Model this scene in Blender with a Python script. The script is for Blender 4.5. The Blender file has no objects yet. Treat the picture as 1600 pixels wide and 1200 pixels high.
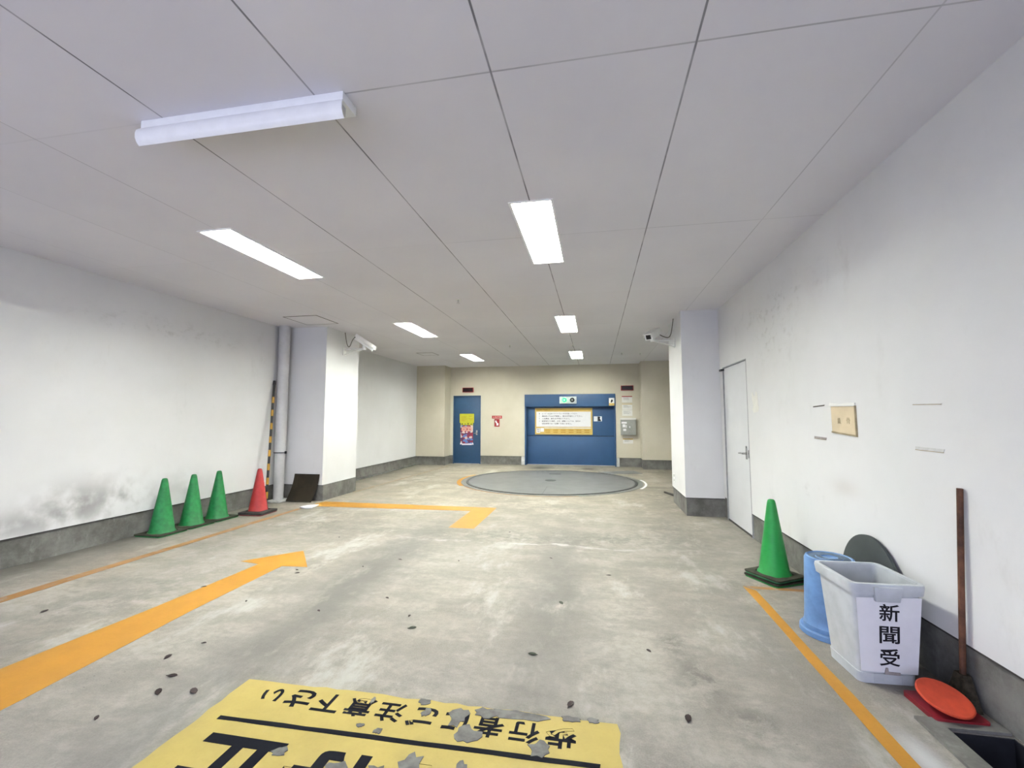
import bpy, bmesh, math, random
from mathutils import Vector, Matrix
PI = math.pi
rnd = random.Random(7)
C = bpy.context.scene.collection
scene = bpy.context.scene

# ---------------------------------------------------------------- camera, world, exposure
cd = bpy.data.cameras.new('camera'); cam = bpy.data.objects.new('camera', cd); C.objects.link(cam)
cd.sensor_width = 36.0; cd.lens = 690.6 / 1600 * 36.0; cd.clip_start = 0.02
cam.location = (0, 0, 1.33)
cam.rotation_euler = (PI / 2 + 0.0775, 0, 0.1855)
scene.camera = cam
scene.view_settings.view_transform = 'Standard'
scene.view_settings.look = 'None'
scene.view_settings.gamma = 1.0
scene.view_settings.use_curve_mapping = False
scene.view_settings.exposure = 2.28
w = bpy.data.worlds.new('daylight'); scene.world = w; w.use_nodes = True
w.node_tree.nodes['Background'].inputs[0].default_value = (0.71, 0.75, 1.0, 1)
w.node_tree.nodes['Background'].inputs[1].default_value = 1.12
TUBE = 68.0          # strength of the fluorescent tubes
CEIL = 2.85
YB = -1.6            # the garage mouth behind the viewer, open to daylight

# ---------------------------------------------------------------- node helper
class N:
    def __init__(s, name, rough=0.6, spec=0.4, metal=0.0):
        s.m = bpy.data.materials.new(name); s.m.use_nodes = True
        s.t = s.m.node_tree; s.b = s.t.nodes['Principled BSDF']
        s.b.inputs['Roughness'].default_value = rough
        s.b.inputs['Metallic'].default_value = metal
        s.b.inputs['Specular IOR Level'].default_value = spec
        s._p = None
    def link(s, a, b): s.t.links.new(a, b)
    def put(s, sock, v):
        if isinstance(v, (int, float)): sock.default_value = v
        elif isinstance(v, tuple): sock.default_value = (*v, 1) if len(v) == 3 and sock.type == 'RGBA' else v
        else: s.link(v, sock)
    def pos(s, obj=False):
        if s._p is None:
            if obj: s._p = s.t.nodes.new('ShaderNodeTexCoord').outputs['Object']
            else: s._p = s.t.nodes.new('ShaderNodeNewGeometry').outputs['Position']
            x = s.t.nodes.new('ShaderNodeSeparateXYZ'); s.link(s._p, x.inputs[0]); s.x, s.y, s.z = x.outputs
        return s._p
    def math(s, op, a, b=0.0, c=None, clamp=False):
        n = s.t.nodes.new('ShaderNodeMath'); n.operation = op; n.use_clamp = clamp
        s.put(n.inputs[0], a); s.put(n.inputs[1], b)
        if c is not None: s.put(n.inputs[2], c)
        return n.outputs[0]
    def noise(s, scale, detail=4, rough=0.55, vec=None, stretch=None, dist=0.0):
        v = vec or s.pos()
        if stretch:
            mp = s.t.nodes.new('ShaderNodeMapping'); s.link(v, mp.inputs[0]); mp.inputs['Scale'].default_value = stretch; v = mp.outputs[0]
        n = s.t.nodes.new('ShaderNodeTexNoise'); s.link(v, n.inputs['Vector'])
        n.inputs['Scale'].default_value = scale; n.inputs['Detail'].default_value = detail
        n.inputs['Roughness'].default_value = rough; n.inputs['Distortion'].default_value = dist
        return n.outputs['Fac']
    def ramp(s, f, lo, hi, a=0.0, b=1.0, smooth=True):
        n = s.t.nodes.new('ShaderNodeMapRange'); n.interpolation_type = 'SMOOTHSTEP' if smooth else 'LINEAR'
        s.put(n.inputs[0], f)
        for i, v in zip((1, 2, 3, 4), (lo, hi, a, b)): n.inputs[i].default_value = v
        return n.outputs[0]
    def gauss(s, terms):
        # exp(-sum(((v-c)/w)^2))
        acc = None
        for v, c, wd in terms:
            q = s.math('DIVIDE', s.math('SUBTRACT', v, c), wd); q = s.math('MULTIPLY', q, q)
            acc = q if acc is None else s.math('ADD', acc, q)
        return s.math('POWER', 2.718, s.math('MULTIPLY', acc, -1.0))
    def mix(s, f, a, b, mode='MIX'):
        n = s.t.nodes.new('ShaderNodeMix'); n.data_type = 'RGBA'; n.blend_type = mode
        s.put(n.inputs[0], f); s.put(n.inputs[6], a); s.put(n.inputs[7], b)
        return n.outputs[2]
    def color(s, c, k=0.75): s.put(s.b.inputs['Base Color'], c if k == 1 else s.mix(1.0, c, (k, k, k), 'MULTIPLY')); return s
    def bump(s, h, strength=0.2, dist=0.01):
        n = s.t.nodes.new('ShaderNodeBump'); n.inputs['Strength'].default_value = strength; n.inputs['Distance'].default_value = dist
        s.put(n.inputs['Height'], h); s.link(n.outputs[0], s.b.inputs['Normal']); return s

def plain(name, col, rough=0.5, spec=0.4, metal=0.0, var=0.12, scale=12, obj=True, bump=0.0, k=0.75):
    n = N(name, rough, spec, metal); n.pos(obj)
    f = n.ramp(n.noise(scale, 5, 0.6), 0.3, 0.7)
    n.color(n.mix(f, tuple(c * (1 - var) for c in col), tuple(min(1, c * (1 + var * 0.6)) for c in col)), k)
    if bump: n.bump(n.noise(scale * 8, 3), bump, 0.004)
    return n.m

def emit(name, col, strength):
    n = N(name); n.color(col, 1)
    n.b.inputs['Emission Color'].default_value = (*col, 1); n.b.inputs['Emission Strength'].default_value = strength
    return n.m

# ---------------------------------------------------------------- materials
def make_floor():
    n = N('worn_concrete', 0.75, 0.3); n.pos()
    # broad cloudy wear, mottling and fine grit
    big = n.ramp(n.noise(0.7, 6, 0.62, stretch=(1.1, 0.8, 1), dist=0.15), 0.38, 0.62)
    mid = n.ramp(n.noise(1.9, 10, 0.74, dist=0.1, stretch=(0.8, 1.5, 1)), 0.40, 0.60)
    fine = n.ramp(n.noise(16, 8, 0.75), 0.36, 0.62)
    grit = n.ramp(n.noise(150, 3, 0.7), 0.35, 0.7)
    base = n.mix(big, (0.275, 0.248, 0.21), (0.385, 0.355, 0.312))
    base = n.mix(n.math('MULTIPLY', n.math('SUBTRACT', 1.0, mid), 0.46), base, (0.13, 0.12, 0.10))
    base = n.mix(n.math('MULTIPLY', n.math('SUBTRACT', 1.0, fine), 0.30), base, (0.11, 0.103, 0.088))
    base = n.mix(n.math('MULTIPLY', grit, 0.22), base, (0.48, 0.465, 0.43))
    white = n.ramp(n.noise(1.3, 9, 0.72, stretch=(1.3, 0.6, 1)), 0.52, 0.66)
    base = n.mix(n.math('MULTIPLY', white, 0.6), base, (0.50, 0.485, 0.445))
    # tyre tracks worn in along the drive
    wob = n.math('MULTIPLY', n.math('SUBTRACT', n.noise(0.8, 3), 0.5), 0.7)
    xw = n.math('ADD', n.x, wob)
    tn = n.ramp(n.noise(3.2, 6, 0.7, stretch=(1.6, 0.7, 1)), 0.25, 0.5)
    for cx, wd, a in ((-1.9, 0.27, 0.85), (-0.33, 0.26, 0.72), (0.95, 0.25, 0.2)):
        g = n.math('MULTIPLY', n.math('MULTIPLY', n.gauss([(xw, cx, wd), (n.y, 3.4, 2.1)]), tn), a)
        base = n.mix(g, base, (0.125, 0.122, 0.11))
    # dark blotches, each with a shape of its own
    bl = n.ramp(n.noise(5.5, 9, 0.8, dist=0.3), 0.44, 0.58)
    for cx, cy, sx, sy, a in ((0.42, 2.85, 0.08, 0.14, .7), (0.52, 2.5, 0.11, 0.2, .75), (0.66, 2.2, 0.12, 0.12, .6), (-1.1, 5.0, 1.1, 0.3, .5), (0.2, 5.1, 0.6, 0.28, .45),
                              (0.1, 1.6, 0.5, 0.5, .3), (-3.4, 5.1, 0.7, 0.4, .45), (1.2, 3.9, 0.5, 0.12, .45),
                              (-3.4, 2.9, 0.5, 0.6, .4), (-0.9, 6.8, 0.8, 0.5, .35), (0.9, 5.6, 0.5, 0.6, .35), (-3.9, 1.9, 0.6, 0.4, .45), (1.1, 7.9, 0.3, 0.8, .5)):
        g = n.math('MULTIPLY', n.math('MULTIPLY', n.gauss([(n.x, cx, sx), (n.y, cy, sy)]), bl), a)
        base = n.mix(g, base, (0.09, 0.086, 0.072))
    for cx, cy in ((-1.5, 12.0), (-.2, 11.95)):
        base = n.mix(n.math('MULTIPLY', n.gauss([(n.x, cx, .28), (n.y, cy, .32)]), .9), base, (0.06, 0.055, 0.045))
    # grime gathered along the walls
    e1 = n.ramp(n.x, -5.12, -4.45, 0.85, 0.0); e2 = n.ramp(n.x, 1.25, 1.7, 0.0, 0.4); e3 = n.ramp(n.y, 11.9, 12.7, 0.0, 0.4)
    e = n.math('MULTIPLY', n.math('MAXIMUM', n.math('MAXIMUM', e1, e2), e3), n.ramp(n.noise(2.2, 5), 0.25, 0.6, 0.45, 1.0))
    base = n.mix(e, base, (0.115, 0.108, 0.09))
    # yellower tone deeper inside
    base = n.mix(n.ramp(n.y, 4.0, 8.5, 0.0, 0.5), base, n.mix(1.0, base, (0.98, 0.92, 0.76), 'MULTIPLY'))
    # pale mortar seam across the drive and pale patch by the drain pit
    sw = n.math('ADD', n.y, n.math('MULTIPLY', n.noise(1.6, 5), 0.5))
    seam = n.math('MULTIPLY', n.gauss([(sw, 5.0, 0.03), (n.x, -0.7, 1.4)]), 0.6)
    base = n.mix(n.math('MULTIPLY', seam, n.ramp(n.noise(6, 5), .4, .6)), base, (0.6, 0.59, 0.56))
    pp = n.math('MULTIPLY', n.gauss([(n.x, 1.25, 0.06), (n.y, 2.1, 0.16)]), 0.9)
    base = n.mix(pp, base, (0.55, 0.55, 0.55))
    # fine cracks and pitting
    v = n.t.nodes.new('ShaderNodeTexVoronoi'); v.feature = 'F1'; n.link(n._p, v.inputs['Vector']); v.inputs['Scale'].default_value = 26
    pits = n.math('MULTIPLY', n.ramp(v.outputs['Distance'], 0.07, 0.14, 1.0, 0.0), n.ramp(n.noise(1.7, 3), 0.55, 0.66))
    base = n.mix(n.math('MULTIPLY', pits, 0.75), base, (0.12, 0.115, 0.1))
    n.color(base); n.bump(n.math('ADD', n.noise(9, 6, 0.7), n.math('MULTIPLY', n.noise(70, 3), 0.35)), 0.35, 0.012)
    return n.m

def make_wall():
    n = N('white_plaster', 0.8, 0.25); n.pos()
    f = n.ramp(n.noise(0.9, 5, 0.6), 0.3, 0.7)
    c = n.mix(f, (0.77, 0.77, 0.76), (0.82, 0.82, 0.815))
    d = n.ramp(n.noise(3.2, 7, 0.7, stretch=(1, 1, 0.5)), 0.58, 0.78)
    c = n.mix(n.math('MULTIPLY', d, 0.22), c, (0.42, 0.41, 0.38))
    # smoky smudges on the left wall low down, dusty blot high on it and on the right wall
    left = n.ramp(n.x, -4.9, -4.7, 1.0, 0.0)
    sm = n.ramp(n.noise(3.0, 4, 0.55), 0.32, 0.60)
    for cy, cz, sy, sz, a in ((3.65, 0.46, 0.38, 0.2, .95), (4.12, 0.42, 0.22, 0.22, .9), (3.1, 0.36, 0.5, 0.13, .7), (4.7, 0.5, 0.5, 0.16, .3)):
        g = n.math('MULTIPLY', n.math('MULTIPLY', n.math('MULTIPLY', n.gauss([(n.y, cy, sy), (n.z, cz, sz)]), sm), left), a)
        c = n.mix(g, c, (0.30, 0.295, 0.28))
    sp = n.ramp(n.noise(7, 6, 0.7, stretch=(1, 1, 1.6)), 0.5, 0.68)
    for cy, cz, sy, sz, a in ((4.6, 2.42, 1.0, 0.12, .3), (4.0, 0.75, 0.25, 0.05, .2)):
        g = n.math('MULTIPLY', n.math('MULTIPLY', n.gauss([(n.y, cy, sy), (n.z, cz, sz)]), sp), a)
        c = n.mix(g, c, (0.3, 0.29, 0.27))
    right = n.ramp(n.x, 1.5, 1.6)
    g = n.math('MULTIPLY', n.math('MULTIPLY', n.gauss([(n.y, 3.5, 0.16), (n.z, 0.85, 0.06)]), right), 0.22)
    c = n.mix(g, c, (0.45, 0.36, 0.28))
    g = n.math('MULTIPLY', n.math('MULTIPLY', n.gauss([(n.y, 4.6, 0.5), (n.z, 2.15, 0.25)]), right), n.math('MULTIPLY', sp, 0.35))
    c = n.mix(g, c, (0.4, 0.38, 0.34))
    n.color(c); n.bump(n.noise(60, 4, 0.6), 0.12, 0.004)
    return n.m

def make_cream():
    n = N('cream_plaster', 0.8, 0.25); n.pos()
    f = n.ramp(n.noise(1.3, 5, 0.6), 0.3, 0.7)
    n.color(n.mix(f, (0.62, 0.575, 0.45), (0.68, 0.635, 0.51)))
    n.bump(n.noise(60, 4, 0.6), 0.12, 0.004)
    return n.m

def make_plinth():
    n = N('plinth_concrete', 0.85, 0.25); n.pos()
    f = n.ramp(n.noise(4.0, 7, 0.7), 0.3, 0.7)
    c = n.mix(f, (0.105, 0.102, 0.09), (0.215, 0.21, 0.192))
    c = n.mix(n.math('MULTIPLY', n.ramp(n.noise(14, 5, 0.7, stretch=(1, 1, 0.4)), 0.55, 0.75), 0.4), c, (0.32, 0.31, 0.3))
    n.color(c); n.bump(n.noise(40, 4), 0.25, 0.006)
    return n.m

JX = [-4.69, -3.84, -2.985, -2.135, -1.28, -0.43, 0.425, 1.28]
JY = [0.0, 1.785, 3.575, 5.36, 7.15, 8.93, 10.72]
def make_ceiling():
    n = N('ceiling_board', 0.85, 0.2); n.pos()
    f = n.ramp(n.noise(0.8, 4, 0.5), 0.3, 0.7)
    c = n.mix(f, (0.66, 0.65, 0.685), (0.71, 0.70, 0.73))
    # boards of slightly different batches
    bx = n.math('FLOOR', n.math('DIVIDE', n.math('SUBTRACT', n.x, JX[0]), 0.853)); by = n.math('FLOOR', n.math('DIVIDE', n.y, 1.787))
    wn = n.t.nodes.new('ShaderNodeTexWhiteNoise'); wn.noise_dimensions = '2D'
    cv = n.t.nodes.new('ShaderNodeCombineXYZ'); n.link(bx, cv.inputs[0]); n.link(by, cv.inputs[1]); n.link(cv.outputs[0], wn.inputs[0])
    c = n.mix(n.math('MULTIPLY', wn.outputs['Value'], 0.12), c, (0.5, 0.49, 0.47))
    # joints between the boards
    jn = n.ramp(n.noise(2.5, 4), 0.35, 0.6, 0.55, 1.0)
    jm = None
    for X, a, wd in zip(JX, (0.25, 0.4, 0.5, 0.95, 1.0, 1.0, 0.95, 0.4), (.0025, .003, .003, .0045, .0045, .0045, .0045, .004)):
        g = n.ramp(n.math('ABSOLUTE', n.math('SUBTRACT', n.x, X)), wd * 0.7, wd * 1.3, a, 0.0)
        jm = g if jm is None else n.math('MAXIMUM', jm, g)
    xm = n.ramp(n.x, -1.3, -1.1, 0.22, 1.0)
    for Y, a in zip(JY, (0.4, 0.55, 0.35, 0.12, 0.3, 0.12, 0.12)):
        g = n.math('MULTIPLY', n.ramp(n.math('ABSOLUTE', n.math('SUBTRACT', n.y, Y)), 0.003, 0.0055, a, 0.0), xm)
        jm = n.math('MAXIMUM', jm, g)
    jm = n.math('MULTIPLY', jm, jn)
    c = n.mix(n.math('MULTIPLY', jm, 0.85), c, (0.10, 0.10, 0.105))
    n.color(c, 1); n.bump(n.math('SUBTRACT', n.math('MULTIPLY', n.noise(120, 3), 0.15), jm), 0.3, 0.004)
    return n.m

def worn_paint(name, col, under=(0.3, 0.28, 0.25), lo=0.62, hi=0.72, dirt=0.25, rough=0.6):
    n = N(name, rough, 0.08 if rough > 0.9 else 0.3); n.pos()
    f = n.ramp(n.noise(5, 6, 0.65), 0.3, 0.7)
    c = n.mix(f, tuple(v * 0.88 for v in col), col)
    c = n.mix(n.math('MULTIPLY', n.ramp(n.noise(60, 4, 0.7), 0.45, 0.8), dirt), c, tuple(v * 0.5 for v in col))
    c = n.mix(n.math('MULTIPLY', n.ramp(n.noise(9, 8, 0.75), lo, hi), 0.8), c, under)
    n.color(c); n.bump(n.noise(80, 4), 0.15, 0.003)
    return n.m

M = dict(
    floor=make_floor(), wall=make_wall(), cream=make_cream(), plinth=make_plinth(), ceiling=make_ceiling(),
    orange=worn_paint('orange_road_paint', (0.46, 0.215, 0.018), dirt=0.2, lo=0.66, hi=0.8),
    faded=worn_paint('faded_orange_paint', (0.34, 0.165, 0.045), lo=0.5, hi=0.72),
    dull=worn_paint('dirty_ochre_paint', (0.26, 0.18, 0.08), lo=0.42, hi=0.66),
    sheet=worn_paint('yellow_floor_sheet', (0.47, 0.36, 0.085), under=(0.44, 0.36, 0.15), dirt=0.15),
    ink=worn_paint('dark_sheet_ink', (0.010, 0.011, 0.016), under=(0.12, 0.12, 0.115), lo=0.68, hi=0.8, rough=0.95),
    peel=plain('bare_concrete_patch', (0.165, 0.163, 0.152), 0.85, 0.2, var=0.3, scale=20, obj=False),
    blue=plain('blue_door_paint', (0.019, 0.066, 0.145), 0.5, 0.4, var=0.06),
    blue2=plain('blue_gate_paint', (0.019, 0.070, 0.170), 0.5, 0.4, var=0.06, scale=3),
    darkblue=plain('blue_gate_shadow', (0.01, 0.028, 0.07), 0.5),  # shadow tone for the line between the gate panels
    white=plain('white_enamel', (0.80, 0.81, 0.81), 0.4, 0.5, var=0.04, k=1),
    whitedoor=plain('white_door_paint', (0.74, 0.75, 0.76), 0.55, 0.35, var=0.04, scale=2),
    grey=plain('grey_pvc', (0.62, 0.62, 0.62), 0.35, 0.5, var=0.12, scale=4),
    footing=plain('pale_footing', (0.62, 0.62, 0.60), 0.8, var=0.2),
    green=plain('green_cone_plastic', (0.008, 0.19, 0.045), 0.5, 0.4, var=0.22, scale=22),
    green2=plain('green_cone_plastic_bright', (0.008, 0.26, 0.045), 0.45, 0.4, var=0.1, scale=16),
    greendk=plain('dirty_green_plastic', (0.02, 0.16, 0.06), 0.6, var=0.3, scale=14),
    red=plain('red_cone_plastic', (0.38, 0.022, 0.022), 0.5, 0.4, var=0.15, scale=16),
    reddk=plain('dark_red_plastic', (0.24, 0.01, 0.018), 0.5, var=0.2, scale=14),
    redorange=plain('orange_red_plastic', (0.62, 0.075, 0.032), 0.5, 0.35, var=0.15, scale=20),
    rubber=plain('black_rubber', (0.035, 0.032, 0.028), 0.7, 0.3, var=0.4, scale=20),
    dusty=plain('dusty_rubber', (0.045, 0.045, 0.03), 0.85, 0.2, var=0.35, scale=18),
    black=plain('black_plastic', (0.012, 0.012, 0.014), 0.4, 0.4),
    yellow=plain('yellow_reflective_tape', (0.55, 0.30, 0.03), 0.4),
    brown=plain('brown_rubber_mat', (0.032, 0.025, 0.014), 0.75, 0.25, var=0.25, scale=5),
    steel=plain('chequered_steel', (0.145, 0.148, 0.15), 0.5, 0.45, 0.25, var=0.13, scale=3, bump=0.1),
    steeldk=plain('dark_steel', (0.018, 0.02, 0.022), 0.5, 0.4, 0.3),
    ringc=plain('grey_cement_ring', (0.17, 0.17, 0.162), 0.8, var=0.2, obj=False, scale=6),
    chrome=plain('brushed_chrome', (0.62, 0.62, 0.60), 0.25, 0.5, 0.9, var=0.05),
    housing=plain('camera_ivory', (0.90, 0.90, 0.86), 0.5, var=0.05),
    cable=plain('grey_brown_cable', (0.10, 0.085, 0.065), 0.6),
    bin=plain('pale_grey_plastic', (0.58, 0.61, 0.63), 0.45, 0.4, var=0.12, scale=9),
    paper=plain('white_paper', (0.85, 0.85, 0.87), 0.7, 0.2, var=0.03),
    note=plain('notice_paper', (0.78, 0.78, 0.74), 0.7, 0.2, var=0.05),
    tan=plain('tan_board', (0.74, 0.62, 0.43), 0.75, 0.2, var=0.1, scale=5),
    tanink=plain('faded_brown_ink', (0.42, 0.35, 0.22), 0.8, 0.1, var=0.2),
    lightblue=plain('light_blue_plastic', (0.13, 0.26, 0.50), 0.5, 0.4, var=0.2, scale=10),
    lightbluedirty=plain('dusty_blue_plastic', (0.11, 0.16, 0.23), 0.75, 0.2, var=0.45, scale=15),
    slate=plain('slate_plastic', (0.04, 0.049, 0.052), 0.6, 0.3, var=0.1),
    wood=plain('weathered_wood', (0.13, 0.055, 0.028), 0.6, 0.3, var=0.6, scale=10),
    straw=plain('dark_bristle', (0.05, 0.042, 0.028), 0.9, 0.1, var=0.5, scale=40),
    ink2=plain('black_print', (0.015, 0.014, 0.018), 0.6, 0.2),
    gold=plain('gold_sign', (0.60, 0.41, 0.10), 0.5, var=0.05),
    goldink=plain('brown_print', (0.40, 0.22, 0.02), 0.6, 0.2),
    lemon=plain('lemon_sign', (0.52, 0.50, 0.02), 0.5, var=0.05),
    redprint=plain('red_print', (0.33, 0.02, 0.025), 0.5, 0.3),
    pink=plain('faded_pink_print', (0.72, 0.38, 0.32), 0.6),
    greyprint=plain('grey_print', (0.35, 0.36, 0.37), 0.6),
    display=plain('display_black', (0.012, 0.002, 0.003), 0.3, 0.4),
    boxgrey=plain('grey_steel_box', (0.32, 0.33, 0.30), 0.5, var=0.06),
    leaf=plain('dried_leaf', (0.024, 0.012, 0.011), 0.7, 0.2, var=0.5, scale=60),
    leafg=plain('dark_green_leaf', (0.03, 0.04, 0.022), 0.7, 0.2, var=0.4, scale=60),
    pit=plain('wet_pit_concrete', (0.022, 0.023, 0.03), 0.45, 0.4, var=0.4, scale=8, obj=False),
    tape=plain('old_tape', (0.40, 0.36, 0.34), 0.7, 0.2, var=0.2, scale=30),
    tapew=plain('white_tape', (0.66, 0.66, 0.64), 0.7, 0.2, var=0.1, scale=30),
    residue=plain('pale_filler', (0.86, 0.85, 0.78), 0.8, 0.2, var=0.04),
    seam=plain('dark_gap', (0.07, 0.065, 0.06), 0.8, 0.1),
    tube=emit('lit_tube', (0.97, 1.0, 0.93), TUBE),
    lampgreen=emit('green_signal', (0.006, 1.0, 0.03), 3.0), lampcore=emit('green_signal_core', (0.3, 1.0, 0.4), 1.6),
    reflector=plain('white_reflector', (0.88, 0.88, 0.87), 0.5, 0.3, var=0.01, k=1),
)

# ---------------------------------------------------------------- mesh helper
class MB:
    def __init__(s): s.b = bmesh.new()
    def box(s, x0, x1, y0, y1, z0, z1, skip=''):
        v = [s.b.verts.new((x, y, z)) for x in (x0, x1) for y in (y0, y1) for z in (z0, z1)]
        for f, k in (((0, 1, 3, 2), 'x'), ((4, 6, 7, 5), 'X'), ((0, 4, 5, 1), 'y'), ((2, 3, 7, 6), 'Y'), ((0, 2, 6, 4), 'z'), ((1, 5, 7, 3), 'Z')):
            if k not in skip: s.b.faces.new([v[i] for i in f])
        return s
    def tube(s, pts, r, n=12, caps=True):
        # pts: list of points; r: radius or list
        pts = [Vector(p) for p in pts]; rings = []
        rs = r if isinstance(r, (list, tuple)) else [r] * len(pts)
        up = None
        for i, p in enumerate(pts):
            d = (pts[min(i + 1, len(pts) - 1)] - pts[max(i - 1, 0)]).normalized()
            if up is None: up = Vector((0, 0, 1)) if abs(d.z) < 0.9 else Vector((1, 0, 0))
            a = d.cross(up).normalized(); up = a.cross(d).normalized()
            rings.append([s.b.verts.new(p + (a * math.cos(2 * PI * k / n) + up * math.sin(2 * PI * k / n)) * rs[i]) for k in range(n)])
        for q, t in zip(rings, rings[1:]):
            for k in range(n): s.b.faces.new((q[k], q[(k + 1) % n], t[(k + 1) % n], t[k]))
        if caps: s.b.faces.new(rings[0][::-1]); s.b.faces.new(rings[-1])
        return s
    def lathe(s, prof, c=(0, 0, 0), n=32, closed=True):
        rings = []
        for r, z in prof:
            if r < 1e-6: rings.append([s.b.verts.new((c[0], c[1], c[2] + z))])
            else: rings.append([s.b.verts.new((c[0] + r * math.cos(2 * PI * k / n), c[1] + r * math.sin(2 * PI * k / n), c[2] + z)) for k in range(n)])
        for a, t in zip(rings, rings[1:]):
            for k in range(n):
                q = [a[k % len(a)], a[(k + 1) % n % len(a)], t[(k + 1) % n % len(t)], t[k % len(t)]]
                u = []
                for v in q:
                    if v not in u: u.append(v)
                if len(u) > 2: s.b.faces.new(u)
        return s
    def prism(s, poly, z0, z1):
        a = [s.b.verts.new((x, y, z0)) for x, y in poly]; t = [s.b.verts.new((x, y, z1)) for x, y in poly]
        s.b.faces.new(a[::-1]); s.b.faces.new(t); n = len(poly)
        for k in range(n): s.b.faces.new((a[k], a[(k + 1) % n], t[(k + 1) % n], t[k]))
        return s
    def loft(s, loops, cap0=True, cap1=True):
        R = [[s.b.verts.new(p) for p in L] for L in loops]; n = len(R[0])
        for q, t in zip(R, R[1:]):
            for k in range(n): s.b.faces.new((q[k], q[(k + 1) % n], t[(k + 1) % n], t[k]))
        if cap0: s.b.faces.new(R[0][::-1])
        if cap1: s.b.faces.new(R[-1])
        return s
    def xf(s, m): bmesh.ops.transform(s.b, matrix=m, verts=s.b.verts); return s
    def build(s, name, mat, parent=None, bevel=0.0, smooth=30, world=False, recalc=True):
        if recalc: bmesh.ops.recalc_face_normals(s.b, faces=s.b.faces)
        if bevel: bmesh.ops.bevel(s.b, geom=[e for e in s.b.edges if len(e.link_faces) == 2 and e.calc_face_angle(0) > 0.6], offset=bevel, segments=2, affect='EDGES', profile=0.6, clamp_overlap=True)
        me = bpy.data.meshes.new(name)
        if world and parent is not None: s.xf(Matrix.Translation(-parent.location))
        s.b.to_mesh(me); s.b.free()
        if isinstance(mat, str): mat = M[mat]
        me.materials.append(mat)
        if smooth:
            me.shade_smooth(); me.set_sharp_from_angle(angle=math.radians(smooth))
        o = bpy.data.objects.new(name, me); C.objects.link(o); o.parent = parent
        return o

def tag(o, label=None, cat=None, group=None, kind=None):
    for k, v in (('label', label), ('category', cat), ('group', group), ('kind', kind)):
        if v: o[k] = v
    return o
def thing(name, label, cat, loc=(0, 0, 0), rz=0.0, group=None, rot=None):
    o = bpy.data.objects.new(name, None); C.objects.link(o); o.empty_display_size = 0.1
    o.location = loc; o.rotation_euler = rot or (0, 0, rz)
    return tag(o, label, cat, group)
def struct(name, mb, mat, **k): return tag(mb.build(name, mat, smooth=0, **k), kind='structure')
def sgroup(name, loc=(0, 0, 0)):
    o = bpy.data.objects.new(name, None); C.objects.link(o); o.location = loc; return tag(o, kind='structure')
def copy_tree(o, parent=None):
    c = o.copy(); C.objects.link(c); c.parent = parent
    for ch in list(o.children): copy_tree(ch, c)
    return c

def text_mb(txt, size, thick=0.001, bold=0.0, align='LEFT'):
    cu = bpy.data.curves.new('writing', 'FONT'); cu.body = txt; cu.size = size; cu.extrude = thick / 2; cu.offset = bold * size; cu.align_x = align
    cu.resolution_u = 3
    o = bpy.data.objects.new('writing', cu); C.objects.link(o)
    dg = bpy.context.evaluated_depsgraph_get(); me = bpy.data.meshes.new_from_object(o.evaluated_get(dg))
    mb = MB(); mb.b.from_mesh(me)
    bpy.data.meshes.remove(me); bpy.data.objects.remove(o); bpy.data.curves.remove(cu)
    return mb
def fit(mb, w, h, cx, cy):
    # scale flat writing to a w x h box centred on cx, cy
    xs = [v.co.x for v in mb.b.verts]; ys = [v.co.y for v in mb.b.verts]
    if not xs: return mb
    sx = w / (max(xs) - min(xs)); sy = h / (max(ys) - min(ys)); mx = (max(xs) + min(xs)) / 2; my = (max(ys) + min(ys)) / 2
    mb.xf(Matrix.Translation((cx, cy, 0)) @ Matrix.Diagonal((sx, sy, 1, 1)) @ Matrix.Translation((-mx, -my, 0)))
    return mb
# a flat thing drawn in x,y with thickness +z, turned to stand on a wall
ON_BACK = lambda X, Y, Z: Matrix(((1, 0, 0, X), (0, 0, -1, Y), (0, 1, 0, Z), (0, 0, 0, 1)))      # faces -Y
ON_RIGHT = lambda X, Y, Z: Matrix(((0, 0, -1, X), (-1, 0, 0, Y), (0, 1, 0, Z), (0, 0, 0, 1)))   # faces -X

def holed(a0, a1, b0, b1, holes, emitcell):
    A = sorted({a0, a1, *[min(max(v, a0), a1) for h in holes for v in h[:2]]}); B = sorted({b0, b1, *[min(max(v, b0), b1) for h in holes for v in h[2:]]})
    for p, q in zip(A, A[1:]):
        for r, t in zip(B, B[1:]):
            m, k = (p + q) / 2, (r + t) / 2
            if not any(h[0] < m < h[1] and h[2] < k < h[3] for h in holes): emitcell(p, q, r, t)

# ---------------------------------------------------------------- setting
XL, XR, YF = -5.15, 1.70, 12.65
PX0, PX1, PY0, PY1 = 1.46, 1.70, 0.9, 2.305      # drain pit
mb = MB(); holed(-5.6, 2.6, YB - 3, 13.2, [(PX0, PX1, PY0, PY1)], lambda a, b, c, d: mb.box(a, b, c, d, -0.3, 0))
struct('floor', mb, 'floor')
mb = MB(); mb.box(PX0 - .02, PX1 + .02, PY0 - .02, PY1 + .02, -0.32, -0.26)
struct('trim_1', mb, 'pit')
mb = MB()
mb.prism([(PX0 - 0.085, PY0), (PX0, PY0), (PX0, PY1), (PX1, PY1 + .01), (PX1, PY1 + 0.075), (PX0 - 0.085, PY1 + 0.065)], 0.0, 0.012)
struct('trim_2', mb, 'plinth')
mb = MB()
for s, x in ((0, PX0), (1, PX1)): mb.box(x - (0.004 if s else 0), x + (0 if s else 0.004), PY0, PY1, -0.27, -0.004)
mb.box(PX0, PX1, PY1 - 0.004, PY1, -0.27, -0.004)
struct('trim_3', mb, 'pit')

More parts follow.
